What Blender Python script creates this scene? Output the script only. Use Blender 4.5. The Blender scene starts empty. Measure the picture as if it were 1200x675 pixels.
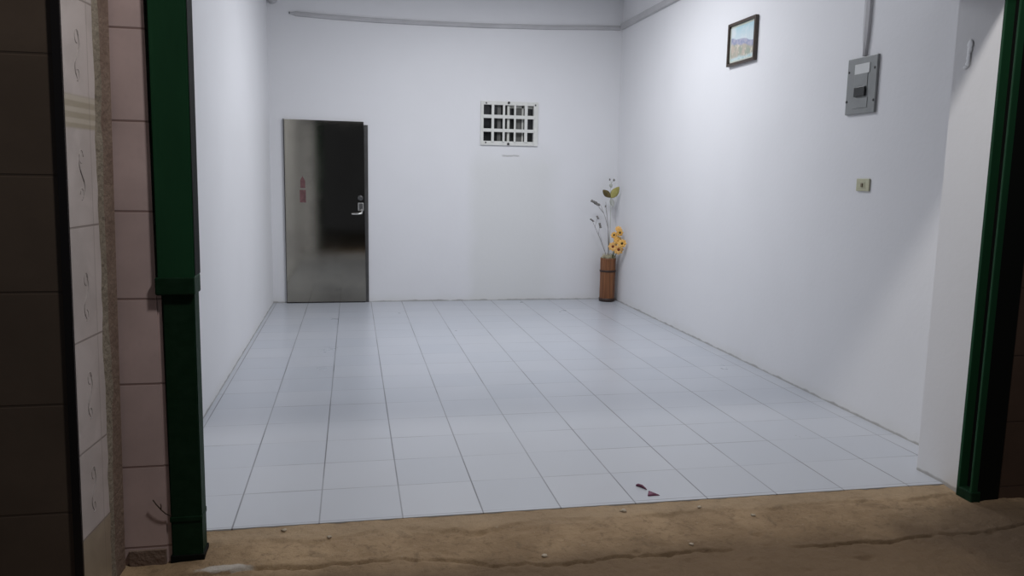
import bpy, bmesh, math, random
from mathutils import Vector, Matrix, noise
random.seed(7)
S = bpy.context.scene
C = S.collection
PI = math.pi

# ------------------------------------------------------------------ materials
def mat(name, col, rough=0.6, metal=0.0, spec=0.5, var=0.0, vscale=8.0, bump=0.0, bscale=60.0, col2=None, coords='Object', stretch=(1, 1, 1), bdist=0.01):
    m = bpy.data.materials.new(name); m.use_nodes = True
    nt = m.node_tree; b = nt.nodes['Principled BSDF']
    b.inputs['Base Color'].default_value = (*col, 1)
    b.inputs['Roughness'].default_value = rough
    b.inputs['Metallic'].default_value = metal
    b.inputs['Specular IOR Level'].default_value = spec
    tc = nt.nodes.new('ShaderNodeTexCoord'); mp = nt.nodes.new('ShaderNodeMapping')
    mp.inputs['Scale'].default_value = stretch
    nt.links.new(tc.outputs[coords], mp.inputs['Vector'])
    if var or col2:
        n = nt.nodes.new('ShaderNodeTexNoise'); n.inputs['Scale'].default_value = vscale; n.inputs['Detail'].default_value = 6
        nt.links.new(mp.outputs[0], n.inputs['Vector'])
        r = nt.nodes.new('ShaderNodeValToRGB')
        r.color_ramp.elements[0].position = .3; r.color_ramp.elements[1].position = .7
        c2 = col2 or tuple(min(1, c * (1 + var)) for c in col)
        c1 = col if col2 else tuple(c * (1 - var) for c in col)
        r.color_ramp.elements[0].color = (*c1, 1); r.color_ramp.elements[1].color = (*c2, 1)
        nt.links.new(n.outputs['Fac'], r.inputs[0]); nt.links.new(r.outputs[0], b.inputs['Base Color'])
    if bump:
        n2 = nt.nodes.new('ShaderNodeTexNoise'); n2.inputs['Scale'].default_value = bscale; n2.inputs['Detail'].default_value = 8
        nt.links.new(mp.outputs[0], n2.inputs['Vector'])
        bp = nt.nodes.new('ShaderNodeBump'); bp.inputs['Strength'].default_value = bump; bp.inputs['Distance'].default_value = bdist
        nt.links.new(n2.outputs['Fac'], bp.inputs['Height']); nt.links.new(bp.outputs[0], b.inputs['Normal'])
    return m

class NB:
    """small helper for node graphs"""
    def __init__(s, name):
        s.m = bpy.data.materials.new(name); s.m.use_nodes = True
        s.nt = s.m.node_tree; s.b = s.nt.nodes['Principled BSDF']
        tc = s.nt.nodes.new('ShaderNodeTexCoord'); s.P = tc.outputs['Object']
        sp = s.nt.nodes.new('ShaderNodeSeparateXYZ'); s.nt.links.new(s.P, sp.inputs[0])
        s.X, s.Y, s.Z = sp.outputs
    def put(s, sock, v):
        if isinstance(v, (int, float)): sock.default_value = v
        elif isinstance(v, tuple): sock.default_value = (*v, 1) if len(v) == 3 and len(sock.default_value) == 4 else v
        else: s.nt.links.new(v, sock)
    def math(s, op, a, b=0.0, c=None):
        n = s.nt.nodes.new('ShaderNodeMath'); n.operation = op
        s.put(n.inputs[0], a); s.put(n.inputs[1], b)
        if c is not None: s.put(n.inputs[2], c)
        return n.outputs[0]
    def noise(s, scale, detail=5, vec=None, dist=0.0, rough=.5):
        n = s.nt.nodes.new('ShaderNodeTexNoise'); n.inputs['Scale'].default_value = scale; n.inputs['Detail'].default_value = detail
        n.inputs['Distortion'].default_value = dist; n.inputs['Roughness'].default_value = rough
        s.nt.links.new(vec or s.P, n.inputs['Vector']); return n.outputs['Fac']
    def smooth(s, v, a, b):
        n = s.nt.nodes.new('ShaderNodeMapRange'); n.interpolation_type = 'SMOOTHSTEP'
        s.put(n.inputs['Value'], v); n.inputs['From Min'].default_value = a; n.inputs['From Max'].default_value = b
        return n.outputs[0]
    def mix(s, f, a, b):
        n = s.nt.nodes.new('ShaderNodeMix'); n.data_type = 'RGBA'
        s.put(n.inputs[0], f); s.put(n.inputs[6], a); s.put(n.inputs[7], b); return n.outputs[2]
    def bump(s, h, strength=.3, dist=.01):
        n = s.nt.nodes.new('ShaderNodeBump'); n.inputs['Strength'].default_value = strength; n.inputs['Distance'].default_value = dist
        s.put(n.inputs['Height'], h); s.nt.links.new(n.outputs[0], s.b.inputs['Normal'])
    def line(s, v, at, w):      # 1 close to value 'at'
        d = s.math('ABSOLUTE', s.math('SUBTRACT', v, at)); return s.math('SUBTRACT', 1.0, s.smooth(d, w * .5, w))
    def grid(s, v, off, step, w):   # 1 on lines every step
        t = s.math('DIVIDE', s.math('SUBTRACT', v, off), step)
        f = s.math('ABSOLUTE', s.math('SUBTRACT', t, s.math('ROUND', t)))
        return s.math('SUBTRACT', 1.0, s.smooth(s.math('MULTIPLY', f, step), w * .4, w))
    def color(s, c, rough=.6, spec=.5, metal=0):
        s.put(s.b.inputs['Base Color'], c); s.put(s.b.inputs['Roughness'], rough)
        s.b.inputs['Specular IOR Level'].default_value = spec; s.b.inputs['Metallic'].default_value = metal
        return s.m

XL, XR, YB, Y0 = -0.857, 3.025, 8.956, 3.19
CEIL = 3.5
WHITE = (.80, .80, .815)

def plaster(name, base, patch=False):
    n = NB(name)
    blot = n.smooth(n.noise(1.3, 4), .35, .7)
    c = n.mix(n.math('MULTIPLY', blot, .35), base, tuple(v * .93 for v in base))
    if patch:   # repaired and repainted area under the small window
        wob = n.math('MULTIPLY', n.math('SUBTRACT', n.noise(5, 3), .5), .12)
        px = n.math('MULTIPLY', n.smooth(n.math('ADD', n.X, wob), 1.22, 1.42), n.math('SUBTRACT', 1.0, n.smooth(n.math('ADD', n.X, wob), 2.1, 2.42)))
        pz = n.math('SUBTRACT', 1.0, n.smooth(n.math('ADD', n.Z, wob), 1.45, 1.85))
        c = n.mix(n.math('MULTIPLY', n.math('MULTIPLY', px, pz), .7), c, (.715, .72, .705))
        sx = n.math('MULTIPLY', n.smooth(n.X, 1.64, 1.68), n.math('SUBTRACT', 1.0, n.smooth(n.X, 1.84, 1.87)))
        sm = n.line(n.math('ADD', n.Z, n.math('MULTIPLY', n.noise(14, 2), .03)), 1.662, .012)
        c = n.mix(n.math('MULTIPLY', n.math('MULTIPLY', sm, sx), .6), c, (.36, .35, .33))
    # scuffed dirt line right above the floor tiles
    dz = n.math('ADD', n.Z, n.math('MULTIPLY', n.math('SUBTRACT', n.noise(9, 5), .5), .035))
    dirt = n.math('SUBTRACT', 1.0, n.smooth(dz, .004, .018))
    c = n.mix(n.math('MULTIPLY', dirt, .75), c, (.20, .19, .18))
    faint = n.math('SUBTRACT', 1.0, n.smooth(n.math('ADD', n.Z, n.math('MULTIPLY', n.noise(4, 4), .12)), .03, .16))
    c = n.mix(n.math('MULTIPLY', faint, .35), c, (.66, .65, .60))
    n.bump(n.noise(35, 6), .12, .006)
    return n.color(c, .55, .3)

M = {}
M['wall'] = plaster('white_plaster', WHITE)
M['wall_back'] = plaster('white_plaster_patched', WHITE, True)
M['ceiling'] = mat('ceiling_paint', (.78, .78, .79), .8, var=.02)

def tile_floor():
    n = NB('glazed_floor_tile')
    T = .34
    gx = n.grid(n.X, -.4865, T, .0042); gy = n.grid(n.Y, 3.542, T, .0042)
    tx = n.math('FLOOR', n.math('DIVIDE', n.math('SUBTRACT', n.X, -.4865), T)); ty = n.math('FLOOR', n.math('DIVIDE', n.math('SUBTRACT', n.Y, 3.542), T))
    cb = n.nt.nodes.new('ShaderNodeCombineXYZ'); n.put(cb.inputs[0], tx); n.put(cb.inputs[1], ty)
    wn = n.nt.nodes.new('ShaderNodeTexWhiteNoise'); wn.noise_dimensions = '2D'; n.nt.links.new(cb.outputs[0], wn.inputs['Vector'])
    v = wn.outputs['Value']
    c = n.mix(v, (.49, .515, .56), (.525, .545, .585))
    c = n.mix(n.math('MULTIPLY', n.smooth(n.noise(2.2, 5), .4, .75), .25), c, (.49, .50, .535))
    # the lengthwise joints are dirtier than the crosswise ones
    dirtx = n.math('MULTIPLY', gx, n.math('ADD', .55, n.math('MULTIPLY', n.smooth(n.noise(1.6, 3), .35, .65), .45)))
    dirty = n.math('MULTIPLY', gy, n.math('MULTIPLY', n.smooth(n.noise(1.9, 3), .35, .7), .62))
    g = n.math('MAXIMUM', dirtx, n.math('ADD', dirty, n.math('MULTIPLY', gy, .14)))
    c = n.mix(g, c, (.15, .15, .165))
    h = n.math('SUBTRACT', n.math('MULTIPLY', n.noise(6, 3), .5), n.math('MAXIMUM', gx, gy))
    n.bump(h, .10, .004)
    r = n.math('ADD', .24, n.math('MULTIPLY', n.noise(3, 4), .12))
    return n.color(c, r, .5)
M['floor'] = tile_floor()

def concrete():
    n = NB('worn_concrete')
    big = n.smooth(n.noise(2.3, 6, rough=.6), .35, .68)
    c = n.mix(big, (.28, .193, .114), (.43, .306, .186))
    c = n.mix(n.math('MULTIPLY', n.smooth(n.noise(34, 6, rough=.7), .5, .75), .5), c, (.115, .075, .045))
    c = n.mix(n.math('MULTIPLY', n.smooth(n.noise(60, 4), .66, .74), .6), c, (.42, .34, .25))
    c = n.mix(n.math('MULTIPLY', n.smooth(n.noise(11, 7, rough=.65, dist=.8), .52, .68), .45), c, (.14, .098, .062))
    # paler worn rim beside the tiles, broken up
    rim = n.smooth(n.math('ADD', n.Y, n.math('MULTIPLY', n.math('SUBTRACT', n.noise(6, 5), .5), .10)), 3.02, 3.12)
    c = n.mix(n.math('MULTIPLY', rim, .5), c, (.41, .31, .205))
    # street side beyond the crack is darker dirt
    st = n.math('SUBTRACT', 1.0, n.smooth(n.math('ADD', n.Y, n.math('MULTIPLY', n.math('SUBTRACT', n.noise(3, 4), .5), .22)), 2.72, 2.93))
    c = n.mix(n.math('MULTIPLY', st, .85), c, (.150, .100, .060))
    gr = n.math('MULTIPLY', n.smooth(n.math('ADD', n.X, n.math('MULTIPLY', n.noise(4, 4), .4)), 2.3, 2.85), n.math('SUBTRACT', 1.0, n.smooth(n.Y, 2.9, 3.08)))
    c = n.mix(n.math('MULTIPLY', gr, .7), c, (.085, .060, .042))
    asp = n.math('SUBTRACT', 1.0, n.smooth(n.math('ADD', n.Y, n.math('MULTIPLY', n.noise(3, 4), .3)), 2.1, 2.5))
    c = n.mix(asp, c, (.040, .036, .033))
    # dropped white paint smear by the left post
    ex = n.math('DIVIDE', n.math('ADD', n.X, .47), .11); ey = n.math('DIVIDE', n.math('SUBTRACT', n.Y, 2.895), .022)
    d = n.math('ADD', n.math('ADD', n.math('MULTIPLY', ex, ex), n.math('MULTIPLY', ey, ey)), n.math('MULTIPLY', n.noise(24, 4), 1.0))
    c = n.mix(n.math('MULTIPLY', n.math('SUBTRACT', 1.0, n.smooth(d, .8, 1.5)), .8), c, (.55, .52, .48))
    n.bump(n.math('ADD', n.noise(45, 8, rough=.7), n.noise(9, 5)), .7, .012)
    return n.color(c, .9, .2)
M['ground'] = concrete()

def tiles_front(name, base, joint, zs0, step, gl=.3, xstep=0, x0=0, vary=.12):
    n = NB(name)
    c = n.mix(n.smooth(n.noise(3, 5), .3, .7), tuple(v * (1 - vary) for v in base), tuple(v * (1 + vary) for v in base))
    c = n.mix(n.math('MULTIPLY', n.smooth(n.noise(40, 4), .5, .7), .15), c, tuple(v * .8 for v in base))
    g = n.grid(n.Z, zs0, step, .005)
    if xstep: g = n.math('MAXIMUM', g, n.grid(n.X, x0, xstep, .004))
    c = n.mix(g, c, joint)
    n.bump(n.math('SUBTRACT', n.math('MULTIPLY', n.noise(14, 4), .3), g), .25, .004)
    return n.color(c, gl, .4)
M['pink_tile'] = tiles_front('pink_wall_tile', (.62, .48, .465), (.29, .20, .185), .0425, .308)
M['brown_tile'] = tiles_front('dark_brown_tile', (.135, .098, .072), (.095, .068, .050), .0, .349, .45)
M['red_brown_tile'] = tiles_front('dark_red_brown_tile', (.085, .052, .036), (.055, .033, .024), .0425, .308, .5)

def pattern_tile():
    n = NB('relief_pattern_tile')
    cloud = n.smooth(n.noise(7, 5, dist=.6), .35, .7)
    c = n.mix(cloud, (.50, .445, .43), (.59, .525, .51))
    band = n.math('MULTIPLY', n.smooth(n.Z, 1.535, 1.545), n.math('SUBTRACT', 1.0, n.smooth(n.Z, 1.632, 1.645)))
    bl = n.mix(n.smooth(n.math('SINE', n.math('MULTIPLY', n.Z, 190.0)), -.3, .6), (.39, .34, .255), (.52, .465, .385))
    c = n.mix(n.math('MULTIPLY', band, .85), c, bl)
    low = n.math('SUBTRACT', 1.0, n.smooth(n.Z, .245, .255))
    c = n.mix(low, c, n.mix(cloud, (.31, .25, .185), (.37, .305, .23)))
    g = None
    for z in (1.927, 1.24, .885, .53, .25):
        l = n.line(n.Z, z, .004); g = l if g is None else n.math('MAXIMUM', g, l)
    g = n.math('MAXIMUM', g, n.math('MULTIPLY', n.line(n.Y, 2.772, .004), .45))
    c = n.mix(n.math('MULTIPLY', g, .7), c, (.19, .155, .14))
    n.bump(n.math('SUBTRACT', n.math('MULTIPLY', n.noise(18, 4), .4), g), .2, .004)
    return n.color(c, .3, .5)
M['pattern'] = pattern_tile()
M['mortar'] = mat('rough_mortar', (.20, .165, .125), .95, col2=(.29, .25, .20), vscale=9, bump=.9, bscale=45)
M['mortar_dark'] = mat('stained_mortar', (.17, .115, .09), .95, col2=(.225, .165, .13), vscale=11, bump=.7, bscale=50)
M['relief'] = mat('relief_glaze', (.37, .33, .32), .6)
M['black_strip'] = mat('black_edge_strip', (.012, .010, .010), .4)
M['green'] = mat('dark_green_enamel', (.012, .056, .024), .55, spec=.12, var=.18, vscale=5, bump=.15, bscale=25, stretch=(1, 1, .25))
M['green_shaded'] = mat('shaded_green_enamel', (.005, .024, .010), .6, spec=.1, col2=(.010, .032, .016), vscale=22, bump=.2, bscale=40)  # darker copy of the green, shade on the low parts put into its colour
M['slot'] = mat('dull_black', (.006, .007, .006), .7, spec=.1)  # near-black and rough, for the slot, plates and side strip
M['rust'] = mat('rusty_wire', (.05, .03, .02), .8, var=.3, vscale=60)
M['steel_door'] = None
def steel():
    n = NB('brushed_stainless_sheet')
    mp = n.nt.nodes.new('ShaderNodeMapping'); mp.inputs['Scale'].default_value = (1.5, 1.5, 260); n.nt.links.new(n.P, mp.inputs['Vector'])
    st = n.noise(3, 4, vec=mp.outputs[0])
    smud = n.smooth(n.noise(3.2, 5), .4, .7)
    c = n.mix(smud, (.345, .325, .275), (.30, .28, .24))
    r = n.math('ADD', n.math('ADD', .035, n.math('MULTIPLY', smud, .03)), n.math('MULTIPLY', st, .03))
    n.bump(n.math('ADD', n.math('MULTIPLY', st, .10), n.noise(2.0, 2)), .12, .003)
    return n.color(c, r, .5, 1.0)
M['steel_door'] = steel()
M['door_dark'] = mat('dark_door_frame', (.10, .098, .095), .4, .6, var=.1)
M['black_rubber'] = mat('black_door_sill', (.015, .014, .013), .7)
M['chrome'] = mat('satin_chrome', (.62, .61, .58), .22, 1.0)
M['faded_red'] = mat('faded_red_paper', (.15, .072, .072), .85, var=.25, vscale=30)
M['win_white'] = mat('off_white_window_paint', (.70, .70, .66), .45, var=.05, vscale=20)
M['win_white2'] = mat('cream_window_sash', (.62, .62, .57), .5, var=.08, vscale=20)
M['knob'] = mat('black_plastic', (.012, .012, .012), .4)
M['pane_grey'] = mat('mottled_pane_grey', (.10, .10, .092), .7, col2=(.16, .16, .15), vscale=30, stretch=(1, 1, .2))  # mottled grey, also colours the painted reflection in the glass
M['duct'] = mat('grey_pvc_trunking', (.50, .495, .505), .5, var=.06, vscale=6)
M['duct_dark'] = mat('open_duct_end', (.14, .14, .15), .7)
M['panel_grey'] = mat('grey_panel_enamel', (.255, .265, .262), .42, var=.05, vscale=14, bump=.06, bscale=90)
M['panel_label'] = mat('white_paper_label', (.66, .67, .66), .7, var=.04)
M['breaker'] = mat('black_breaker_plastic', (.016, .018, .017), .35)
M['screw'] = mat('dull_screw', (.11, .11, .11), .4, .8)
M['ivory'] = mat('aged_ivory_plastic', (.53, .52, .36), .45, var=.07, vscale=40)
M['ivory_dark'] = mat('brown_toggle', (.24, .20, .13), .5)
M['frame_wood'] = mat('dark_frame_wood', (.060, .042, .030), .35, var=.25, vscale=25)
M['frame_gilt'] = mat('pale_mat_board', (.52, .55, .48), .7, 0)
M['glass_g'] = None
M['chip'] = mat('fresh_white_filler', (.86, .87, .89), .6)
def vase_wood():
    n = NB('brown_bamboo')
    mp = n.nt.nodes.new('ShaderNodeMapping'); mp.inputs['Scale'].default_value = (40, 40, 2); n.nt.links.new(n.P, mp.inputs['Vector'])
    c = n.mix(n.smooth(n.noise(1.6, 5, vec=mp.outputs[0]), .3, .7), (.15, .052, .016), (.265, .108, .040))
    n.bump(n.noise(1.6, 4, vec=mp.outputs[0]), .25, .004)
    return n.color(c, .42, .5)
M['vase'] = vase_wood()
M['vase_band'] = mat('dark_vase_band', (.035, .016, .010), .45)
M['straw'] = mat('dry_straw', (.42, .38, .25), .9, col2=(.55, .50, .36), vscale=40)
M['stem_grey'] = mat('dry_grey_twig', (.27, .25, .24), .8, var=.2, vscale=50)
M['stem_green'] = mat('pale_green_stem', (.46, .48, .42), .7)
M['bud_grey'] = mat('dried_grey_bud', (.21, .20, .185), .8, var=.25, vscale=60)
M['leaf_brown'] = mat('brown_olive_leaf', (.085, .060, .018), .6, col2=(.17, .125, .035), vscale=30)
M['leaf_green'] = mat('yellow_green_leaf', (.33, .29, .065), .55, col2=(.42, .38, .13), vscale=25)
M['petal'] = mat('orange_yellow_petal', (.86, .44, .075), .6, col2=(.90, .58, .17), vscale=35)
M['petal_pale'] = mat('pale_apricot_petal', (.92, .60, .26), .6, col2=(.90, .50, .12), vscale=35)
M['flower_eye'] = mat('red_brown_flower_centre', (.20, .035, .008), .8, var=.3, vscale=80)
M['flower_eye_dark'] = mat('dark_olive_flower_centre', (.075, .05, .012), .8, var=.3, vscale=80)
M['magenta'] = mat('magenta_petal', (.17, .030, .085), .6, col2=(.10, .022, .05), vscale=60)
M['pebble'] = mat('pale_pebble', (.44, .37, .28), .85, var=.2, vscale=50)
M['lamp_case'] = mat('lamp_white_metal', (.8, .8, .8), .4)

# ------------------------------------------------------------------ mesh helpers
def obj(name, bm, m, parent=None, loc=(0, 0, 0), smooth=False):
    me = bpy.data.meshes.new(name); bmesh.ops.recalc_face_normals(bm, faces=bm.faces[:])
    bm.to_mesh(me); bm.free()
    for mm in (m if isinstance(m, (list, tuple)) else [m]): me.materials.append(mm)
    if smooth:
        for p in me.polygons: p.use_smooth = True
    o = bpy.data.objects.new(name, me); C.objects.link(o); o.location = loc
    if parent: o.parent = parent
    return o
def thing(name, label, cat, loc=(0, 0, 0), group=None):
    o = bpy.data.objects.new(name, None); C.objects.link(o); o.empty_display_size = .05
    o.location = loc; return tag(o, label, cat, group)
def tag(o, label, cat, group=None):
    o['label'] = label; o['category'] = cat
    if group: o['group'] = group
    return o
def struct(o, label, cat='room'):
    o['kind'] = 'structure'; o['label'] = label; o['category'] = cat; return o
def box(bm, x0, x1, y0, y1, z0, z1, bev=0.0, mi=0):
    t = bmesh.new(); bmesh.ops.create_cube(t, size=1)
    bmesh.ops.scale(t, vec=(abs(x1 - x0), abs(y1 - y0), abs(z1 - z0)), verts=t.verts)
    bmesh.ops.translate(t, vec=((x0 + x1) / 2, (y0 + y1) / 2, (z0 + z1) / 2), verts=t.verts)
    if bev: bmesh.ops.bevel(t, geom=t.edges[:], offset=bev, segments=2, affect='EDGES', profile=.6)
    return merge(bm, t, mi)
def merge(bm, t, mi=0):
    vm = {v: bm.verts.new(v.co) for v in t.verts}
    for f in t.faces:
        try: nf = bm.faces.new([vm[v] for v in f.verts]); nf.material_index = mi; nf.smooth = f.smooth
        except ValueError: pass
    t.free(); return bm
def prism(bm, poly0, poly1):
    a = [bm.verts.new(p) for p in poly0]; b = [bm.verts.new(p) for p in poly1]; n = len(a)
    bm.faces.new(a[::-1]); bm.faces.new(b)
    for i in range(n): bm.faces.new((a[i], a[(i + 1) % n], b[(i + 1) % n], b[i]))
    return bm
def tube(bm, pts, r, seg=8):
    pts = [Vector(p) for p in pts]; rs = r if isinstance(r, (list, tuple)) else [r] * len(pts); rings = []
    for i, p in enumerate(pts):
        d = (pts[min(i + 1, len(pts) - 1)] - pts[max(i - 1, 0)]).normalized()
        up = Vector((0, 0, 1)) if abs(d.z) < .9 else Vector((1, 0, 0))
        u = d.cross(up).normalized(); w = d.cross(u)
        rings.append([bm.verts.new(p + (u * math.cos(a) + w * math.sin(a)) * rs[i]) for a in [2 * PI * k / seg for k in range(seg)]])
    for a, b in zip(rings, rings[1:]):
        for k in range(seg): bm.faces.new((a[k], a[(k + 1) % seg], b[(k + 1) % seg], b[k])).smooth = True
    bm.faces.new(rings[0][::-1]); bm.faces.new(rings[-1]); return bm
def lathe(bm, prof, seg=32, ox=0, oy=0, rad=None):
    rings = []
    for r, z in prof:
        rings.append([bm.verts.new((ox + r * (rad(k / seg) if rad else 1) * math.cos(2 * PI * k / seg), oy + r * (rad(k / seg) if rad else 1) * math.sin(2 * PI * k / seg), z)) for k in range(seg)])
    for a, b in zip(rings, rings[1:]):
        for k in range(seg): bm.faces.new((a[k], a[(k + 1) % seg], b[(k + 1) % seg], b[k])).smooth = True
    bm.faces.new(rings[0][::-1]); bm.faces.new(rings[-1]); return bm
def blob(bm, c, r, sub=2, jit=0.0, sc=(1, 1, 1)):
    t = bmesh.new(); bmesh.ops.create_icosphere(t, subdivisions=sub, radius=1)
    for v in t.verts:
        k = 1 + jit * (noise.noise(v.co * 1.7 + Vector(c) * 31))
        v.co = Vector((v.co.x * r * sc[0] * k, v.co.y * r * sc[1] * k, v.co.z * r * sc[2] * k)) + Vector(c)
    for f in t.faces: f.smooth = True
    return merge(bm, t)

# ------------------------------------------------------------------ room shell
bm = bmesh.new(); box(bm, XL - .1, XR + .1, Y0 - .005, YB + .1, -.12, 0)
# the cut front edge of the tiles runs very slightly askew
for v in bm.verts:
    if v.co.y < 4: v.co.y = 3.186 - .0045 * v.co.x
struct(obj('floor', bm, M['floor']), 'pale blue grey glazed floor tiles of the empty shop room', 'floor')

bm = bmesh.new(); box(bm, XL - .12, XL, 3.36, YB + .1, 0, CEIL)
struct(obj('wall_left', bm, M['wall']), 'white plaster side wall left of the steel door', 'wall')
bm = bmesh.new(); box(bm, XR, XR + .12, 3.36, YB + .1, 0, CEIL)
struct(obj('wall_right', bm, M['wall']), 'white plaster side wall carrying the picture and the breaker panel', 'wall')
bm = bmesh.new(); box(bm, XL - .12, XR + .12, 3.36, YB + .12, CEIL, CEIL + .1)
struct(obj('ceiling', bm, M['ceiling']), 'white ceiling of the room above the photograph', 'ceiling')

# back wall with the small window opening
WX0, WX1, WZ0, WZ1 = 1.420, 2.045, 1.785, 2.225
bm = bmesh.new()
xs = [XL, WX0, WX1, XR]; zs = [0, WZ0, WZ1, CEIL]
for yy in (YB, YB + .14):
    g = [[bm.verts.new((x, yy, z)) for z in zs] for x in xs]
    for i in range(3):
        for j in range(3):
            if (i, j) != (1, 1): bm.faces.new((g[i][j], g[i + 1][j], g[i + 1][j + 1], g[i][j + 1]))
for (a, b) in (((WX0, WZ0), (WX1, WZ0)), ((WX1, WZ0), (WX1, WZ1)), ((WX1, WZ1), (WX0, WZ1)), ((WX0, WZ1), (WX0, WZ0))):
    bm.faces.new([bm.verts.new(p) for p in ((a[0], YB, a[1]), (b[0], YB, b[1]), (b[0], YB + .14, b[1]), (a[0], YB + .14, a[1]))])
bmesh.ops.remove_doubles(bm, verts=bm.verts[:], dist=1e-5)
struct(obj('wall_back', bm, M['wall_back']), 'white plaster back wall with a steel door and small barred window', 'wall')

# front piers and the header over the opening
bm = bmesh.new(); box(bm, 2.76, 3.145, 3.2, 3.36, -.02, CEIL); box(bm, 2.76, 3.145, 3.085, 3.2, -.02, 2.359)
struct(obj('wall_front_right', bm, M['wall']), 'white plastered pier inside the right green post', 'wall')
bm = bmesh.new(); box(bm, -.977, -.645, 3.2, 3.36, -.02, CEIL); box(bm, -.977, -.645, 3.085, 3.2, -.02, 2.359)
struct(obj('wall_front_left', bm, M['wall']), 'plastered pier hidden behind the left green post', 'wall')
bm = bmesh.new(); box(bm, -.98, 3.145, 2.965, 3.2, 2.36, CEIL)
box(bm, -.645, 2.76, 3.201, 3.36, 2.75, CEIL)
struct(obj('wall_front_header', bm, M['wall']), 'plastered header above the wide opening', 'wall')

bm = bmesh.new(); box(bm, XL + .002, XR - .002, 3.362, 3.82, 2.42, 3.0, .05)  # unseen block added to keep lamp light off the right pier
struct(obj('shade_block', bm, M['ceiling']), 'unseen shutter housing shape added above the opening to shade the pier', 'trim')
# ------------------------------------------------------------------ ground outside
def gh(x, y):
    edge = 3.186 - .0045 * x
    t = edge - y
    n1 = noise.noise(Vector((x * 2.1, y * 3.0, 3.3))); n2 = noise.noise(Vector((x * 9, y * 9, 1.1))); n3 = noise.noise(Vector((x * 26, y * 26, 7.7)))
    z = -.003 - .004 * max(0, min(1, t / .05))
    lip = .10 + .06 * noise.noise(Vector((x * 3.1, 0, 9.0))) + .018 * noise.noise(Vector((x * 14, 0, 4.0))) + .010 * noise.noise(Vector((x * 41, 0, 4.0)))
    s = max(0, min(1, (t - lip) / .022)); z -= .013 * s * s * (3 - 2 * s) * max(0, .55 + .75 * noise.noise(Vector((x * 3.3, 5.0, 2.0))) + .3 * n2)
    s = max(0, min(1, (t - .12) / .32)); z -= .022 * s * s * (3 - 2 * s)
    k = 2.765 + .05 * noise.noise(Vector((x * 1.3, 2.0, .3))) + .018 * noise.noise(Vector((x * 7, 2.0, 5.3))) + .010 * noise.noise(Vector((x * 21, 2.0, 1.3))) + .005 * noise.noise(Vector((x * 50, 2.0, 8.3)))
    if x < .7: k += .12 * min(1, (.7 - x) / .5)
    amp = max(0, .6 + .9 * noise.noise(Vector((x * 2.2, 8.0, 0))) + .6 * noise.noise(Vector((x * 17, 8.0, 3))))
    d = y - k; z -= .024 * amp * math.exp(-(d / .0055) ** 2) + (.005 * amp if d < 0 else 0)
    z += .0045 * n2 + .0034 * n3 - .007 * max(0, noise.noise(Vector((x * 13, y * 17, 21.0))) - .42) / .3 + .006 * n1 * min(1, t / .2)
    return min(z, -.002) if t < .06 else z
bm = bmesh.new()
xs = []; x = -3.0
while x < 6.0: xs.append(x); x += .0125 if -1.1 < x < 3.3 else .12
ys = [-3.0, -2, -1, 0, .5, 1, 1.5, 1.9, 2.1]; y = 2.2
while y < 3.18: ys.append(y); y += .0065
ys.append(3.1835)
G = []
for j, yy in enumerate(ys):
    row = []
    for xx in xs:
        e = 3.186 - .0045 * xx
        y2 = e - .0005 if j == len(ys) - 1 else min(yy, e - .003)
        row.append(bm.verts.new((xx, y2, gh(xx, y2))))
    G.append(row)
for j in range(len(ys) - 1):
    for i in range(len(xs) - 1): bm.faces.new((G[j][i], G[j][i + 1], G[j + 1][i + 1], G[j + 1][i])).smooth = True
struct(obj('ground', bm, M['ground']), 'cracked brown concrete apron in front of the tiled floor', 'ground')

# ------------------------------------------------------------------ facade on the left
H = 3.4; HP = 2.355
def lean(x0, s): return lambda z: x0 + s * z
xcor = lean(-.822, .0185)      # inner corner between the pink face and the patterned return
xedg = lean(-.8545, .0148)     # outer corner of the patterned return
bm = bmesh.new()
prism(bm, [(xcor(-.05), 2.98, -.05), (-.684, 2.98, -.05), (-.684, 3.083, -.05), (-.98, 3.083, -.05), (-.98, 2.98, -.05)],
      [(xcor(HP), 2.98, HP), (-.684, 2.98, HP), (-.684, 3.083, HP), (-.98, 3.083, HP), (-.98, 2.98, HP)])
wl = struct(obj('wall_outer_pink', bm, M['pink_tile']), 'pinkish brown tiled wall strip beside the left green post', 'wall')
# low mortar skirt where the pink tiles meet the ground
bm = bmesh.new(); box(bm, -.815, -.686, 2.968, 2.979, -.04, .035, .003)
struct(obj('trim_1', bm, M['mortar_dark']), 'mortar skirt at the foot of the pink tiled strip', 'trim')
bm = bmesh.new(); box(bm, -.6835, -.6685, 2.984, 3.083, -.04, .978)
struct(obj('trim_3', bm, M['pink_tile']), 'narrow pinkish tile edge tight behind the left green post', 'trim')
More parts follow.
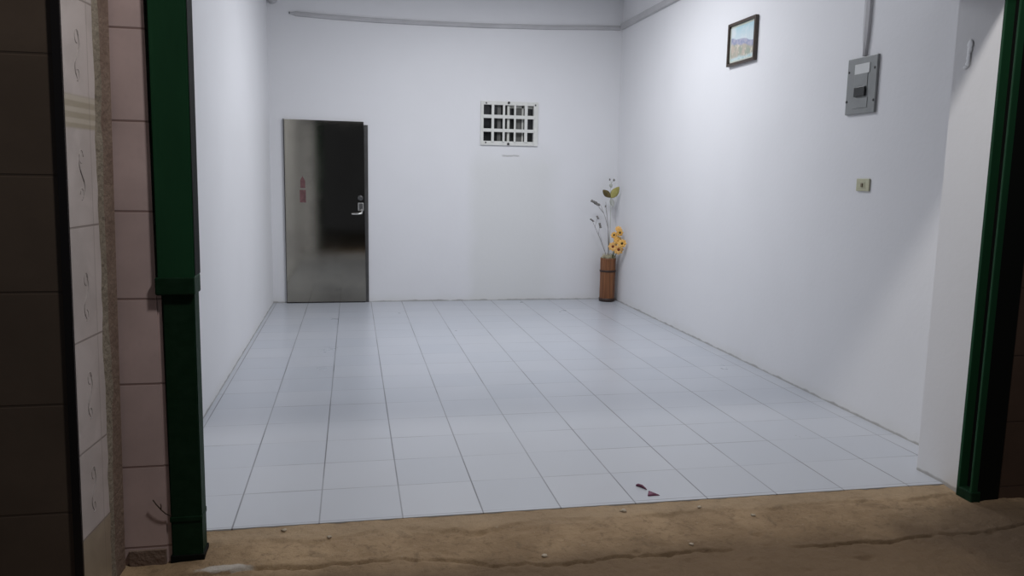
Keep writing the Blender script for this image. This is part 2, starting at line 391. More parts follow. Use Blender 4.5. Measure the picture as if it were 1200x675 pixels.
# projecting wall: mortar core, tile skin with a ragged edge, dark front
bm = bmesh.new()
def core(z): return [(xedg(z) - .012, 2.606, z), (xcor(z) - .004, 2.963, z), (-1.2, 2.963, z), (-1.2, 2.606, z)]
prism(bm, core(-.05), core(H))
wn = struct(obj('wall_neighbour', bm, M['mortar_dark']), 'projecting side wall of rough mortar between patterned and pink tiles', 'wall')
bm = bmesh.new()   # mortar bed, lighter, ragged
def ragged(y0, amp, seed, x_off, thick, m, name, label, parent):
    b = bmesh.new(); N = 150; fr = []; bk = []
    for i in range(N + 1):
        z = -.05 + (H + .05) * i / N
        w = y0 + amp * noise.noise(Vector((seed, z * 3.2, 0))) + amp * .5 * noise.noise(Vector((seed, z * 13, 4))) + amp * .6 * max(0, noise.noise(Vector((seed, z * 1.3, 8))))
        def at(yy, off): t = (yy - 2.6) / .38; xx = xedg(z) + (xcor(z) - xedg(z)) * t; return (xx + off, yy, z)
        fr.append((b.verts.new(at(2.6045, x_off)), b.verts.new(at(w, x_off)))); bk.append((b.verts.new(at(2.6045, x_off - thick)), b.verts.new(at(w, x_off - thick))))
    for i in range(N):
        b.faces.new((fr[i][0], fr[i][1], fr[i + 1][1], fr[i + 1][0])); b.faces.new((fr[i][1], bk[i][1], bk[i + 1][1], fr[i + 1][1]))
        b.faces.new((bk[i][0], fr[i][0], fr[i + 1][0], bk[i + 1][0])); b.faces.new((bk[i][1], bk[i][0], bk[i + 1][0], bk[i + 1][1]))
    o = obj(name, b, m, parent)
    if label: o['label'] = label
    return o
ragged(2.885, .022, 1.5, -.002, .010, M['mortar'], 'mortar_bed', 'rough beige mortar strip', wn)
ragged(2.815, .020, 7.5, .004, .006, M['pattern'], 'tile_skin', 'pale relief tiles with a beige border band', wn)
# relief swirls on the tiles
def swirl(z, s):
    b = bmesh.new(); pts = []; rs = []
    def at(yy, zz): t = (yy - 2.6) / .38; return (xedg(zz) + (xcor(zz) - xedg(zz)) * t + .0042, yy, zz)
    for i in range(25):
        a = i / 24; pts.append(at(2.700 + s * .020 * math.sin(a * 2 * PI) * (1 - .3 * a), z - .075 + .15 * a)); rs.append(.0004 + .0024 * math.sin(PI * a) ** .7)
    tube(b, pts, rs, 6)
    pts = [at(2.700 + .014 * math.cos(a), z + .055 + .02 * math.sin(a)) for a in [k / 12 * 1.6 * PI for k in range(13)]]; tube(b, pts, .0012, 6)
    pts = [at(2.697 - .012 * math.cos(a), z - .06 + .018 * math.sin(a)) for a in [k / 12 * 1.6 * PI for k in range(13)]]; tube(b, pts, .0012, 6)
    obj('relief_swirl', b, M['relief'], wn)
for z, s in ((2.2, 1), (1.76, -1), (1.40, 1), (1.02, -1), (.70, -1), (.385, -1)): swirl(z, s)
# dark front of the projecting wall and a black strip along its corner
bm = bmesh.new()
def fp(z): return [(-2.6, 2.60, z), (xedg(z) - .020, 2.60, z), (xedg(z) - .020, 2.605, z), (-2.6, 2.605, z)]
prism(bm, fp(-.05), fp(H))
obj('dark_tile_face', bm, M['brown_tile'], wn)['label'] = 'dark brown tiled front face'
bm = bmesh.new()
def ct(z): e = xedg(z); return [(e - .020, 2.594, z), (e + .004, 2.594, z), (e + .004, 2.604, z), (e - .020, 2.604, z)]
prism(bm, ct(-.05), ct(H))
obj('corner_strip', bm, M['black_strip'], wn)['label'] = 'black corner strip'

# facade on the right
bm = bmesh.new(); box(bm, 2.905, 6.0, 3.0, 3.084, -.05, H)
struct(obj('wall_outer_right', bm, M['red_brown_tile']), 'very dark red brown tiled wall beyond the right green post', 'wall')

# ------------------------------------------------------------------ green posts
def quad(z, x0, x1, y0, y1, s=0.0): return [(x0 + s * z, y0, z), (x1 + s * z, y0, z), (x1 + s * z, y1, z), (x0 + s * z, y1, z)]
t = thing('green_post', 'dark green steel post with a stepped collar, on the left of the opening', 'post', (-.61, 3.01, 0))
def loc(o): # keep world coordinates for children built in world space
    o.matrix_parent_inverse = Matrix.Translation(-t.location); return o
b = bmesh.new(); prism(b, quad(-.012, -.667, -.5585, 2.972, 3.06, .0035), quad(.99, -.667, -.5585, 2.972, 3.06, .0035)); bmesh.ops.bevel(b, geom=b.edges[:], offset=.004, segments=2, affect='EDGES')
loc(obj('lower_post', b, M['green_shaded'], t))
b = bmesh.new(); prism(b, quad(.985, -.680, -.5555, 2.962, 3.068, .0045), quad(2.352, -.680, -.5555, 2.962, 3.068, .0045)); bmesh.ops.bevel(b, geom=b.edges[:], offset=.004, segments=2, affect='EDGES')
loc(obj('upper_sleeve', b, M['green'], t))
b = bmesh.new(); prism(b, [(-.5500, 2.968, 1.05), (-.5485, 2.968, 1.05), (-.5485, 3.064, 1.05), (-.5500, 3.064, 1.05)], [(-.5445, 2.968, 2.35), (-.5425, 2.968, 2.35), (-.5425, 3.064, 2.35), (-.5445, 3.064, 2.35)]); loc(obj('edge_strip', b, M['slot'], t))  # thin near-black strip laid over the side face of the sleeve
b = bmesh.new(); box(b, -.683, -.5500, 2.957, 3.070, .982, 1.045, .005); loc(obj('collar', b, M['green_shaded'], t))
b = bmesh.new(); box(b, -.6695, -.5560, 2.969, 3.063, .135, .155, .003); loc(obj('bottom_clamp', b, M['green_shaded'], t))
b = bmesh.new(); tube(b, [(-.664, 2.972, .160), (-.682, 2.968, .172), (-.697, 2.965, .190), (-.712, 2.963, .212), (-.722, 2.962, .230)], .0022)
tube(b, [(-.697, 2.965, .190), (-.695, 2.962, .205), (-.697, 2.960, .214)], .0018); loc(obj('hook_wire', b, M['rust'], t))['label'] = 'bent dark wire hook'
b = bmesh.new(); box(b, -.672, -.553, 2.966, 3.066, -.035, .006, .003); loc(obj('base_plate', b, M['slot'], t))

t = thing('shutter_guide', 'dark green steel shutter guide channel on the right of the opening', 'post', (2.83, 3.03, 0))
b = bmesh.new(); box(b, 2.785, 2.900, 2.992, 3.000, -.02, 2.352, .002); loc(obj('front_plate', b, M['slot'], t))
b = bmesh.new(); box(b, 2.752, 2.785, 2.990, 3.002, -.02, 2.352, .003); loc(obj('front_flange', b, M['green'], t))
b = bmesh.new(); box(b, 2.752, 2.900, 3.066, 3.082, -.02, 2.352, .003); loc(obj('back_flange', b, M['green'], t))
b = bmesh.new(); box(b, 2.795, 2.900, 3.002, 3.066, -.02, 2.352); loc(obj('channel_web', b, M['slot'], t))
b = bmesh.new(); box(b, 2.750, 2.800, 2.985, 3.080, -.03, .03, .006); loc(obj('base_plate', b, M['green_shaded'], t))

# ------------------------------------------------------------------ steel door
d = bpy.data.objects.new('door_1', None); C.objects.link(d); d.location = (-.286, YB, 0)
struct(d, 'stainless steel door in the back wall reflecting the dark street', 'door')
t = d
b = bmesh.new()
prism(b, [(-.7095, YB - .034, .014), (.1375, YB - .034, .012), (.1375, YB - .004, .012), (-.7095, YB - .004, .014)],
      [(-.704, YB - .034, 1.978), (.125, YB - .034, 1.974), (.125, YB - .004, 1.974), (-.704, YB - .004, 1.978)])
bmesh.ops.bevel(b, geom=b.edges[:], offset=.003, segments=2, affect='EDGES')
leaf = loc(obj('door_leaf', b, M['steel_door'], t))
b = bmesh.new(); box(b, .128, .170, YB - .016, YB - .001, 0, 1.942, .003); loc(obj('jamb', b, M['door_dark'], t))
b = bmesh.new(); box(b, -.7165, -.7085, YB - .028, YB - .001, 0, 1.985, .002); loc(obj('hinge_strip', b, M['door_dark'], t))
b = bmesh.new(); box(b, -.709, .132, YB - .032, YB - .001, .0, .013, .002); loc(obj('sill_strip', b, M['black_rubber'], t))
def lw(o): o.matrix_parent_inverse = leaf.matrix_parent_inverse.copy(); return o
b = bmesh.new(); lathe(b, [(.030, 0), (.030, .006), (.024, .012), (.010, .013)], 20)
bmesh.ops.rotate(b, matrix=Matrix.Rotation(PI / 2, 3, 'X'), verts=b.verts); bmesh.ops.translate(b, vec=(.085, YB - .034, 1.155), verts=b.verts)
lock = loc(obj('lock_rosette', b, M['screw'], t))
b = bmesh.new(); box(b, .058, .120, YB - .046, YB - .034, 1.015, 1.105, .008)
h = loc(obj('lock_plate', b, M['chrome'], t))
b = bmesh.new()
tube(b, [(.098, YB - .045, 1.03), (.098, YB - .075, 1.01), (.096, YB - .085, .99), (.06, YB - .088, .985), (.0, YB - .088, .984), (-.012, YB - .086, .985)], [.011, .011, .012, .011, .010, .007], 10)
loc(obj('lever_handle', b, M['chrome'], t))
b = bmesh.new(); box(b, -.548, -.498, YB - .0365, YB - .0345, 1.255, 1.335, .0005)
prism(b, [(-.55, YB - .0365, 1.335), (-.50, YB - .0365, 1.335), (-.525, YB - .0365, 1.385)], [(-.55, YB - .0345, 1.335), (-.50, YB - .0345, 1.335), (-.525, YB - .0345, 1.385)])
box(b, -.556, -.492, YB - .0365, YB - .0345, 1.10, 1.235, .0005)
loc(obj('red_sticker', b, M['faded_red'], t))['label'] = 'faded red paper sticker'

# ------------------------------------------------------------------ window
w = bpy.data.objects.new('window_1', None); C.objects.link(w); w.location = (1.735, YB, 2.0)
struct(w, 'small white barred sliding window high in the back wall', 'window')
t = w
b = bmesh.new()
F0, F1, G0, G1 = 1.408, 2.062, 1.762, 2.246
I0, I1, K0, K1 = 1.440, 2.010, 1.808, 2.205
for a in ((F0, I0, G0, G1), (I1, F1, G0, G1), (I0, I1, G0, K0), (I0, I1, K1, G1)): box(b, a[0], a[1], YB - .020, YB + .03, a[2], a[3], .003)
loc(obj('window_frame', b, M['win_white'], t))
for (a, c) in ((1.5275, 1.5575), (1.655, 1.680), (1.783, 1.805), (1.9035, 1.9385)):
    b = bmesh.new(); box(b, a, c, YB - .030, YB - .010, K0 - .01, K1 + .01, .004); loc(obj('grille_bar', b, M['win_white'], t))
for (a, c) in ((1.908, 1.944), (2.058, 2.096)):
    b = bmesh.new(); box(b, I0 - .01, I1 + .01, YB - .028, YB - .012, a, c, .004); loc(obj('grille_rail', b, M['win_white'], t))
b = bmesh.new(); box(b, 1.711, 1.739, YB + .004, YB + .030, K0, K1, .003)
box(b, 1.884, 1.904, YB + .034, YB + .052, K0, K1, .002); box(b, 1.745, I1, YB + .034, YB + .052, K1 - .028, K1, .002)
loc(obj('sash_stile', b, M['win_white2'], t))
gm = NB('dark_window_glass'); gm.color((.02, .021, .021), .04, .6); M['glass'] = gm.m
b = bmesh.new(); box(b, I0, 1.725, YB + .036, YB + .041, K0, K1); loc(obj('pane', b, M['glass'], t))
b = bmesh.new(); box(b, 1.725, I1, YB + .056, YB + .061, K0, K1); loc(obj('pane', b, M['glass'], t))
b = bmesh.new(); box(b, 1.603, 1.642, YB + .030, YB + .035, K0 + .002, K1 - .002); loc(obj('reflection_streak', b, M['pane_grey'], t))['label'] = 'reflected light streak put in as a grey strip behind the grille'  # streak reflected in the glass, built as a solid grey strip
b = bmesh.new(); box(b, 1.81, 1.880, YB + .047, YB + .054, K0 + .002, K1 - .03); loc(obj('pane_film', b, M['pane_grey'], t))
for z in (1.779, 2.232):
    b = bmesh.new(); lathe(b, [(.013, 0), (.014, .008), (.010, .016), (.004, .018)], 14); bmesh.ops.rotate(b, matrix=Matrix.Rotation(PI / 2, 3, 'X'), verts=b.verts)
    bmesh.ops.translate(b, vec=(1.722, YB - .019, z), verts=b.verts); loc(obj('latch_knob', b, M['knob'], t))
for x, z in ((1.468, 2.222), (1.466, 1.79), (2.028, 2.214)):
    b = bmesh.new(); box(b, x - .008, x + .008, YB - .024, YB - .019, z - .009, z + .009, .002); loc(obj('corner_fixing', b, M['screw'], t))

# ------------------------------------------------------------------ cable trunking
def trunk(name, label, pts, cs, m):
    b = bmesh.new(); rings = []
    for p, c in zip(pts, cs): rings.append([b.verts.new(Vector(p) + Vector(q)) for q in c])
    n = len(rings[0])
    for r0, r1 in zip(rings, rings[1:]):
        for k in range(n): b.faces.new((r0[k], r0[(k + 1) % n], r1[(k + 1) % n], r1[k]))
    b.faces.new(rings[0][::-1]); b.faces.new(rings[-1])
    return obj(name, b, m)
r = .026
sec = [(0, -.0005, -r), (0, -.022, -r * .75), (0, -.026, 0), (0, -.022, r * .75), (0, -.0005, r)]
pts = [(-.625, YB, 3.072), (-.56, YB, 3.066), (-.2, YB, 3.052), (.259, YB, 3.043), (.8, YB, 3.043), (1.366, YB, 3.048), (2.134, YB, 3.069), (2.7, YB, 3.094), (2.995, YB, 3.106)]
cs = [[(q[0], q[1] * .5, q[2] * .35) for q in sec]] + [sec] * 8
o = trunk('cable_trunking', '', pts, cs, M['duct']); tag(o, 'thin grey cable trunking sagging across the top of the back wall', 'trunking')
b = bmesh.new(); box(b, -.634, -.622, YB - .012, YB - .001, 3.062, 3.082, .002); obj('open_end', b, M['duct_dark'], o)['label'] = 'dark open end'
sec2 = [(-.0005, 0, -.034), (-.034, 0, -.030), (-.034, 0, .030), (-.0005, 0, .034)]
pts = [(XR, YB - .035, 3.118), (XR, 8.2, 3.117), (XR, 7.4, 3.114), (XR, 6.0, 3.112), (XR, 4.38, 3.112)]
o = trunk('cable_trunking', '', pts, [sec2] * 5, M['duct']); tag(o, 'wider grey cable trunking running along the top of the right wall', 'trunking')
sec3 = [(-.0005, -.030, 0), (-.018, -.026, 0), (-.024, 0, 0), (-.018, .026, 0), (-.0005, .030, 0)]
pts = [(XR, 4.418, 2.170), (XR, 4.418, 2.20), (XR, 4.418, 2.26), (XR, 4.418, 2.36), (XR, 4.418, 3.076)]
cs = [[(q[0], q[1] * .42, 0) for q in sec3], [(q[0], q[1] * .45, 0) for q in sec3], [(q[0], q[1] * .8, 0) for q in sec3], sec3, sec3]
o = trunk('drop_conduit', '', pts, cs, M['duct']); tag(o, 'vertical grey conduit dropping into the top of the breaker panel', 'conduit')
b = bmesh.new(); lathe(b, [(.052, 0), (.052, .02), (.044, .03), (.02, .032)], 20); bmesh.ops.rotate(b, matrix=Matrix.Rotation(PI / 2, 3, 'X'), verts=b.verts)
o = obj('junction_cap', b, M['duct'], loc=(-.80, YB - .001, 3.205)); tag(o, 'small round grey cap at the top left of the back wall', 'cap')

# ------------------------------------------------------------------ breaker panel
t = thing('breaker_panel', 'grey electrical breaker panel with one black breaker on the right wall', 'breaker panel', (XR, 4.425, 1.83))
b = bmesh.new(); box(b, XR - .016, XR - .001, 4.282, 4.566, 1.831, 2.166, .004); loc(obj('cover_plate', b, M['panel_grey'], t))
b = bmesh.new(); box(b, XR - .019, XR - .0155, 4.362, 4.488, 1.975, 2.068, .002); box(b, XR - .019, XR - .0155, 4.35, 4.486, 1.865, 1.925, .002)
loc(obj('inner_panel', b, M['panel_grey'], t))
b = bmesh.new(); box(b, XR - .020, XR - .0165, 4.347, 4.489, 2.068, 2.126, .001); loc(obj('label_card', b, M['panel_label'], t))['label'] = 'blank white label card'
b = bmesh.new(); box(b, XR - .030, XR - .015, 4.368, 4.472, 1.934, 1.990, .003); brk = loc(obj('breaker', b, M['breaker'], t))
b = bmesh.new(); box(b, XR - .040, XR - .028, 4.40, 4.44, 1.953, 1.970, .003); o = obj('toggle', b, M['knob'], brk); o.matrix_parent_inverse = Matrix.Translation(-t.location)
for (y, z) in ((4.550, 2.088), (4.302, 2.090), (4.556, 1.911), (4.294, 1.903)):
    b = bmesh.new(); lathe(b, [(.008, 0), (.008, .003), (.004, .005)], 12); bmesh.ops.rotate(b, matrix=Matrix.Rotation(-PI / 2, 3, 'Y'), verts=b.verts)
    bmesh.ops.translate(b, vec=(XR - .0155, y, z), verts=b.verts); loc(obj('screw', b, M['screw'], t))

t = thing('wall_switch', 'yellowed ivory switch plate on the right wall below the breaker panel', 'switch', (XR, 4.342, 1.405))
b = bmesh.new(); box(b, XR - .010, XR - .001, 4.280, 4.404, 1.368, 1.443, .004); loc(obj('plate', b, M['ivory'], t))
b = bmesh.new(); box(b, XR - .012, XR - .0095, 4.318, 4.368, 1.386, 1.426, .001); loc(obj('insert', b, M['ivory'], t))
b = bmesh.new(); box(b, XR - .018, XR - .011, 4.336, 4.352, 1.393, 1.416, .002); loc(obj('toggle', b, M['ivory_dark'], t))

# white filler scar on the pier
b = bmesh.new()
for z, y, hw, hz in ((2.050, 3.263, .020, .022), (2.022, 3.264, .017, .024), (1.99, 3.266, .014, .026), (1.965, 3.268, .015, .016), (1.950, 3.280, .016, .009)): blob(b, (2.7585, y, z), 1, 2, .35, (.004, hw, hz))
o = obj('filler_patch', b, M['chip']); tag(o, 'short white filler streak high on the right plastered pier', 'filler streak')

# ------------------------------------------------------------------ picture
t = thing('framed_picture', 'small dark framed landscape picture hanging high on the right wall', 'picture', (XR, 5.995, 2.325))
A0, A1, Z0, Z1 = 5.765, 6.222, 2.330, 2.664
fw = .022
b = bmesh.new()
for q in ((A0, A0 + fw, Z0, Z1), (A1 - fw, A1, Z0, Z1), (A0 + fw, A1 - fw, Z0, Z0 + fw), (A0 + fw, A1 - fw, Z1 - fw, Z1)): box(b, XR - .030, XR - .002, q[0], q[1], q[2], q[3], .004)
loc(obj('picture_frame', b, M['frame_wood'], t))
b = bmesh.new(); e = .016
for q in ((A0 + fw, A0 + fw + e, Z0 + fw, Z1 - fw), (A1 - fw - e, A1 - fw, Z0 + fw, Z1 - fw), (A0 + fw, A1 - fw, Z0 + fw, Z0 + fw + e), (A0 + fw, A1 - fw, Z1 - fw - e, Z1 - fw)): box(b, XR - .014, XR - .006, q[0], q[1], q[2], q[3], .002)
loc(obj('mat_border', b, M['frame_gilt'], t))
def painting():
    n = NB('faded_landscape_print')
    u = n.math('DIVIDE', n.math('SUBTRACT', A1, n.Y), A1 - A0); v = n.math('DIVIDE', n.math('SUBTRACT', n.Z, Z0), Z1 - Z0)
    nz = n.noise(9, 5); nf = n.noise(30, 5)
    sky = n.mix(n.smooth(v, .55, .95), (.62, .72, .76), (.40, .62, .68))
    sky = n.mix(n.math('MULTIPLY', n.smooth(nz, .5, .65), .7), sky, (.76, .79, .80))
    ridge = n.math('SUBTRACT', n.math('ADD', .60, n.math('MULTIPLY', nz, .14)), n.math('MULTIPLY', u, .20))
    mtn = n.mix(n.smooth(nf, .4, .6), (.27, .29, .44), (.40, .39, .50))
    c = n.mix(n.math('SUBTRACT', 1.0, n.smooth(n.math('SUBTRACT', v, ridge), -.015, .015)), sky, mtn)
    lv = n.math('ADD', .44, n.math('MULTIPLY', n.math('SUBTRACT', n.noise(6, 4), .5), .22))
    lv = n.math('ADD', lv, n.math('MULTIPLY', n.math('SUBTRACT', .5, u), .18))
    land = n.mix(n.smooth(n.noise(14, 5), .35, .65), (.52, .42, .33), (.30, .34, .26))
    land = n.mix(n.smooth(n.noise(22, 4), .55, .68), land, (.66, .58, .46))
    c = n.mix(n.math('SUBTRACT', 1.0, n.smooth(n.math('SUBTRACT', v, lv), -.03, .03)), c, land)
    wat = n.mix(n.smooth(nf, .4, .6), (.38, .56, .58), (.56, .68, .68))
    c = n.mix(n.math('SUBTRACT', 1.0, n.smooth(n.math('ADD', v, n.math('MULTIPLY', nz, .12)), .20, .27)), c, wat)
    c = n.mix(.12, c, (.7, .75, .75))
    return n.color(c, .25, .5)
b = bmesh.new(); box(b, XR - .012, XR - .004, A0 + fw, A1 - fw, Z0 + fw, Z1 - fw)
loc(obj('landscape_print', b, painting(), t))['label'] = 'faded blue and tan landscape print'

# ------------------------------------------------------------------ vase
VX, VY = 2.898, 8.800
t = thing('floor_vase', 'tall brown bamboo vase standing in the back right corner', 'vase', (VX, VY, 0))
slat = lambda a: 1 - .05 * (1 - abs(math.sin(a * PI * 9))) ** 3
b = bmesh.new(); lathe(b, [(.080, .0), (.087, .004), (.089, .03), (.088, .25), (.090, .49), (.090, .505), (.079, .505), (.077, .44), (.02, .43)], 108, rad=slat); obj('vase_body', b, M['vase'], t)
for z, hh in ((.345, .022), (.006, .034)):
    b = bmesh.new(); lathe(b, [(.087, z), (.0935, z), (.0940, z + hh * .5), (.0935, z + hh), (.087, z + hh)], 48); obj('band', b, M['vase_band'], t)
b = bmesh.new(); rnd = random.Random(3)
for k in range(90):
    a = rnd.uniform(0, 2 * PI); rr = .074 * math.sqrt(rnd.random()); x, y = rr * math.cos(a), rr * math.sin(a)
    q = rnd.uniform(0, 2 * PI); L = rnd.uniform(.02, .05); up = rnd.uniform(.0, .065)
    tube(b, [(x, y, .455), (x + .5 * L * math.cos(q), y + .5 * L * math.sin(q), .495 + up * .6), (min(.075, x + .8 * L * math.cos(q)), y + .8 * L * math.sin(q), .50 + up)], [.005, .004, .002], 5)
for k in range(14): blob(b, (rnd.uniform(-.055, .055), rnd.uniform(-.055, .055), .508), .024, 2, .5)
fl = obj('straw_filling', b, M['straw'], t); fl['kind'] = 'stuff'

def path(p0, p1, bow=(0, 0, 0), n=10):
    p0, p1, bow = Vector(p0), Vector(p1), Vector(bow); return [p0.lerp(p1, k / n) + bow * math.sin(PI * k / n) for k in range(n + 1)]
def leaf_bm(L, W, fold=.25, droop=.15, n=12):
    """leaf with thickness along +Z from the origin, width along X, face to -Y"""
    b = bmesh.new(); rows = []
    for i in range(n + 1):
        a = i / n; wd = W * (math.sin(PI * min(1, a * .96 + .02)) ** .8) * (1 - .25 * a)
        rows.append([(x * wd, -droop * L * a * a + fold * abs(x) * wd, L * a) for x in (-1, -.5, 0, .5, 1)])
    th = .0012
    f = [[b.verts.new(p) for p in r] for r in rows]; k = [[b.verts.new((p[0], p[1] + th, p[2])) for p in r] for r in rows]
    for i in range(n):
        for j in range(4):
            b.faces.new((f[i][j], f[i][j + 1], f[i + 1][j + 1], f[i + 1][j])).smooth = True; b.faces.new((k[i][j], k[i + 1][j], k[i + 1][j + 1], k[i][j + 1])).smooth = True
        for j in (0, 4): b.faces.new((f[i][j], f[i + 1][j], k[i + 1][j], k[i][j]))
    for r0, r1 in ((f[0], k[0]), (f[n], k[n])):
        for j in range(4): b.faces.new((r0[j], r0[j + 1], r1[j + 1], r1[j]))
    return b
def orient(b, tip, face, at):
    z = Vector(tip).normalized(); y = -Vector(face); y = (y - z * y.dot(z)).normalized(); x = y.cross(z)
    R = Matrix((x, y, z)).transposed(); bmesh.ops.rotate(b, matrix=R, verts=b.verts); bmesh.ops.translate(b, vec=at, verts=b.verts); return b
CAM = (-.3, -.95, 0)
RB = (VX - .012, VY - .03, .47)   # the sprigs meet in the straw
def rel(p, o): return (p[0] - o[0], p[1] - o[1], p[2] - o[2])

# dried twigs (three, each its own)
def twig(label, tip, bow, buds):
    t = thing('dried_twig', label, 'dried twig', RB, 'dried twigs in the vase')
    b = bmesh.new(); pp = path((0, 0, 0), rel(tip, RB), bow, 12); tube(b, pp, [.0042 - .0022 * k / 12 for k in range(13)], 6)
    for bd, r, sc in buds: 
        near = pp[max(1, min(11, int(12 * (bd[2] - RB[2]) / (tip[2] - RB[2]) * .82)))]
        tube(b, [near, Vector(rel(bd, RB))], [.002, .0014], 5)
    obj('twig_stem', b, M['stem_grey'], t)
    for bd, r, sc in buds:
        b = bmesh.new()
        for k in range(3): blob(b, Vector(rel(bd, RB)) + Vector((sc[0] * r * (k - 1) * .8, 0, sc[2] * r * (k - 1) * .55)), r * .7, 2, .6, (1, .8, .75))
        obj('dried_bud', b, M['bud_grey'], t)
twig('grey dried twig in the vase bending left to a drooping tuft', (2.775, 8.76, 1.11), (.045, 0, .03), [((2.695, 8.77, 1.150), .026, (1, 1, -.6)), ((2.735, 8.77, 1.125), .026, (1, 1, -.6))])
twig('lowest grey dried twig in the vase, leaning far left with small buds', (2.672, 8.77, .955), (.02, 0, -.02), [((2.680, 8.77, .940), .017, (1, 1, -1)), ((2.745, 8.77, .972), .018, (.4, 1, -1.2)), ((2.778, 8.77, .880), .022, (.3, 1, -1.6))])
twig('straight upright dried twig in the middle of the vase', (2.836, 8.77, 1.150), (.015, 0, 0), [((2.834, 8.77, 1.10), .010, (.2, 1, 1.4))])

# leaf sprig
t = thing('leaf_sprig', 'tall sprig with one brown and one yellow green leaf in the vase', 'leaf sprig', RB)
b = bmesh.new(); tube(b, path((0, 0, 0), rel((2.893, 8.78, 1.215), RB), (.012, 0, 0), 12), [.0042 - .002 * k / 12 for k in range(13)], 6)
tube(b, path(rel((2.893, 8.78, 1.215), RB), rel((2.905, 8.78, 1.385), RB), (-.008, 0, 0), 8), .0018, 6)
tube(b, path(rel((2.90, 8.78, 1.36), RB), rel((2.929, 8.78, 1.397), RB), (0, 0, 0), 4), .0014, 6); tube(b, path(rel((2.90, 8.78, 1.36), RB), rel((2.878, 8.78, 1.402), RB), (0, 0, 0), 4), .0014, 6)
obj('sprig_stem', b, M['stem_green'], t)
o = obj('leaf', orient(leaf_bm(.135, .040, .35, .1), (-.72, -.1, .62), CAM, rel((2.893, 8.775, 1.200), RB)), M['leaf_brown'], t); o['label'] = 'dark brown olive leaf'
o = obj('leaf', orient(leaf_bm(.155, .050, .35, .1), (.55, -.1, .80), CAM, rel((2.897, 8.775, 1.195), RB)), M['leaf_green'], t); o['label'] = 'yellow green leaf'
o = obj('leaf', orient(leaf_bm(.10, .030, .3, .1), (.30, -.1, -.95), CAM, rel((2.900, 8.782, 1.19), RB)), mat('pale_sage_grey', (.44, .45, .41), .7), t); o['label'] = 'pale grey leaf shape hanging down'  # pale grey leaf shape below the green leaf
for p, r in (((2.895, 8.78, 1.335), .022), ((2.878, 8.78, 1.402), .012), ((2.929, 8.78, 1.398), .014)):
    b = bmesh.new(); blob(b, rel(p, RB), r, 2, .5, (.8, .8, 1)); obj('bud', b, M['stem_green'] if r > .02 else M['bud_grey'], t)

# orange flowers, one object each
def flower(center, R, label, eye, pm, tilt):
    base = (VX + .03, VY - .035, .47)
    t = thing('artificial_flower', label, 'flower', base, 'orange artificial flowers in the vase')
    c = Vector(rel(center, base)); nrm = Vector(tilt).normalized()
    b = bmesh.new(); tube(b, path((0, 0, 0), c - nrm * .012, (0, -.01, .0), 8), .0022, 6); obj('flower_stem', b, mat('flower_stem_green', (.10, .14, .04), .7) if 'flower_stem_green' not in bpy.data.materials else bpy.data.materials['flower_stem_green'], t)
    u = nrm.cross(Vector((0, 0, 1))).normalized(); w = u.cross(nrm)
    b = bmesh.new()
    for ring, (n, k, cup) in enumerate(((8, 1.0, .25), (7, .72, .5))):
        for i in range(n):
            a = 2 * PI * (i + .5 * ring) / n; dr = (u * math.cos(a) + w * math.sin(a) + nrm * cup).normalized()
            merge(b, orient(leaf_bm(R * k, R * .45 * k, .15, -.08, 7), dr, nrm, c + nrm * .004 * ring))
    obj('petals', b, pm, t)
    b = bmesh.new(); blob(b, c + nrm * .010, R * .27, 2, .25, (1, 1, 1)); obj('flower_centre', b, eye, t)
E1, E2 = M['flower_eye'], M['flower_eye_dark']
FL = [((2.915, 8.690, .645), .056, 'orange flower nearest the vase rim, lowest on the left of the cluster', E1, M['petal_pale'], (-.45, -.85, .1)),
      ((2.944, 8.580, .622), .060, 'orange flower at the bottom right of the cluster, dark red centre', E1, M['petal_pale'], (-.2, -.95, .05)),
      ((2.962, 8.510, .695), .052, 'orange flower at the right edge of the cluster against the wall', E2, M['petal'], (-.5, -.8, .2)),
      ((2.945, 8.620, .722), .050, 'deep orange flower in the middle of the cluster', M['petal'], M['petal'], (-.35, -.9, .2)),
      ((2.925, 8.690, .775), .042, 'small orange flower on the upper left of the cluster, olive centre', E2, M['petal'], (-.5, -.8, .3)),
      ((2.950, 8.580, .812), .045, 'orange flower second from the top, dark olive centre', E2, M['petal'], (.1, -.9, .1)),
      ((2.945, 8.610, .850), .040, 'topmost small orange flower of the cluster', M['petal'], M['petal_pale'], (-.2, -.8, .55))]
for f in FL: flower(*f)

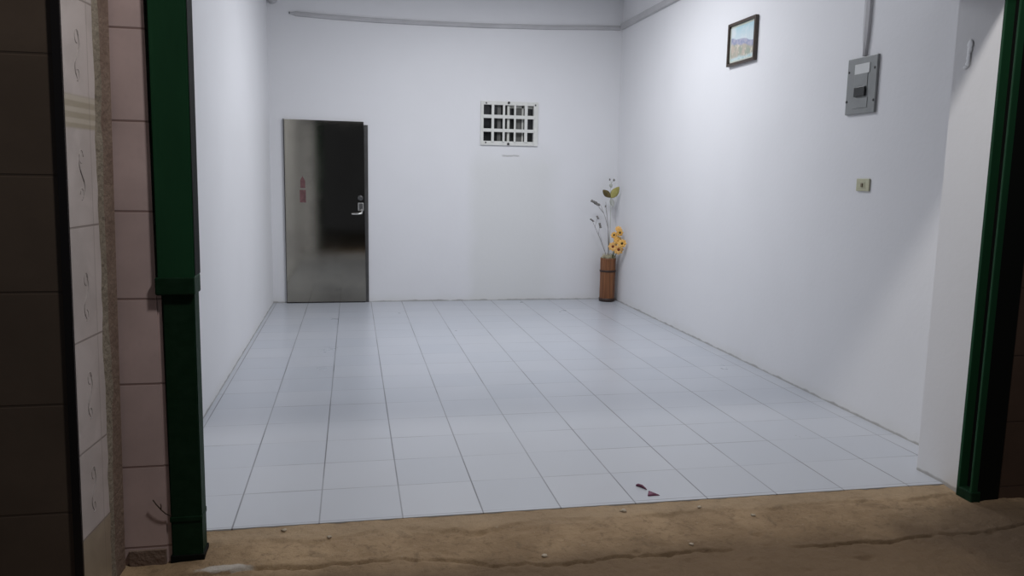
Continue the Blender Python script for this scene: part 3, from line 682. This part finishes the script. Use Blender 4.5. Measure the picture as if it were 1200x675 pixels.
# ------------------------------------------------------------------ litter
t = thing('petal_scrap', 'curled magenta petal scrap lying on the front floor tiles', 'petal', (1.32, 3.30, 0))
b = bmesh.new(); pts = [(1.282, 3.366, .004), (1.293, 3.364, .006), (1.303, 3.348, .007), (1.311, 3.326, .005), (1.314, 3.312, .003)]
tube(b, [rel(p, (1.32, 3.30, 0)) for p in pts], [.004, .007, .007, .004, .002], 8); obj('petal_curl', b, M['magenta'], t)
b = bmesh.new(); prism(b, [rel(p, (1.32, 3.30, 0)) for p in ((1.293, 3.244, .001), (1.352, 3.243, .001), (1.333, 3.256, .001), (1.317, 3.296, .001))], [rel(p, (1.32, 3.30, 0)) for p in ((1.296, 3.246, .006), (1.348, 3.245, .004), (1.332, 3.256, .009), (1.317, 3.293, .006))])
obj('petal_flake', b, M['magenta'], t)
PB = [(-.283, 3.150, .011, 'pale pebble at the tile edge, nearest the left green post'), (-.102, 3.063, .010, 'pale pebble a little below the tile edge on the left'), (1.135, 3.118, .015, 'flat pale pebble on the worn rim below the magenta scrap'),
      (1.483, 3.110, .010, 'small pale pebble on the rim right of the magenta scrap'), (1.685, 3.01, .011, 'pale pebble rightmost of all on the apron'), (.715, 2.82, .012, 'pale pebble beside the crack in the middle of the apron'),
      (1.325, 2.83, .010, 'pale pebble just above the crack right of centre'), (1.258, 2.57, .014, 'pale pebble nearest the bottom edge of the photo')]
for x, y, r, lab in PB:
    r *= .85; b = bmesh.new(); blob(b, (0, 0, 0), r, 2, .6, (1.25, 1, .5)); o = obj('pebble', b, M['pebble'], loc=(x, y, gh(x, y) + r * .3)); o.rotation_euler.z = x * 9; tag(o, lab, 'pebble', 'pale pebbles on the concrete')

# ------------------------------------------------------------------ light
def area(name, loc_, sx, sy, power, col, rot=(0, 0, 0)):
    l = bpy.data.lights.new(name, 'AREA'); l.shape = 'RECTANGLE'; l.size = sx; l.size_y = sy; l.energy = power; l.color = col
    o = bpy.data.objects.new(name, l); C.objects.link(o); o.location = loc_; o.rotation_euler = rot; return o
area('ceiling_tube_lamp', (.88, 6.5, CEIL - .10), .12, 1.25, 35, (.93, .95, 1.0))
area('ceiling_tube_lamp', (1.70, 6.5, CEIL - .10), .12, 1.25, 35, (.93, .95, 1.0))
l = bpy.data.lights.new('street_lamp_light', 'POINT'); l.energy = 215; l.color = (1.0, .965, .93); l.shadow_soft_size = .15
o = bpy.data.objects.new('street_lamp_light', l); C.objects.link(o); o.location = (1.1, 1.8, 4.1)
W = bpy.data.worlds.new('night'); S.world = W; W.use_nodes = True
W.node_tree.nodes['Background'].inputs[0].default_value = (.030, .032, .038, 1); W.node_tree.nodes['Background'].inputs[1].default_value = 1.0

# ------------------------------------------------------------------ camera
cam = bpy.data.cameras.new('camera'); co = bpy.data.objects.new('camera', cam); C.objects.link(co)
R = Vector((0.9807299, -0.19454915, 0.01787453)); U = Vector((0.00959359, 0.1393378, 0.99019843)); F = Vector((0.19513286, 0.97094573, -0.13851917))
mw = Matrix((R, U, -F)).transposed().to_4x4(); mw.translation = (0, 0, 1.4184); co.matrix_world = mw
cam.sensor_width = 36; cam.lens = 934.457 / 1200 * 36; cam.clip_start = .05
S.camera = co
vs = S.view_settings; vs.view_transform = 'Standard'; vs.look = 'None'; vs.gamma = 1; vs.exposure = 0
try: vs.use_curve_mapping = False
except Exception: pass
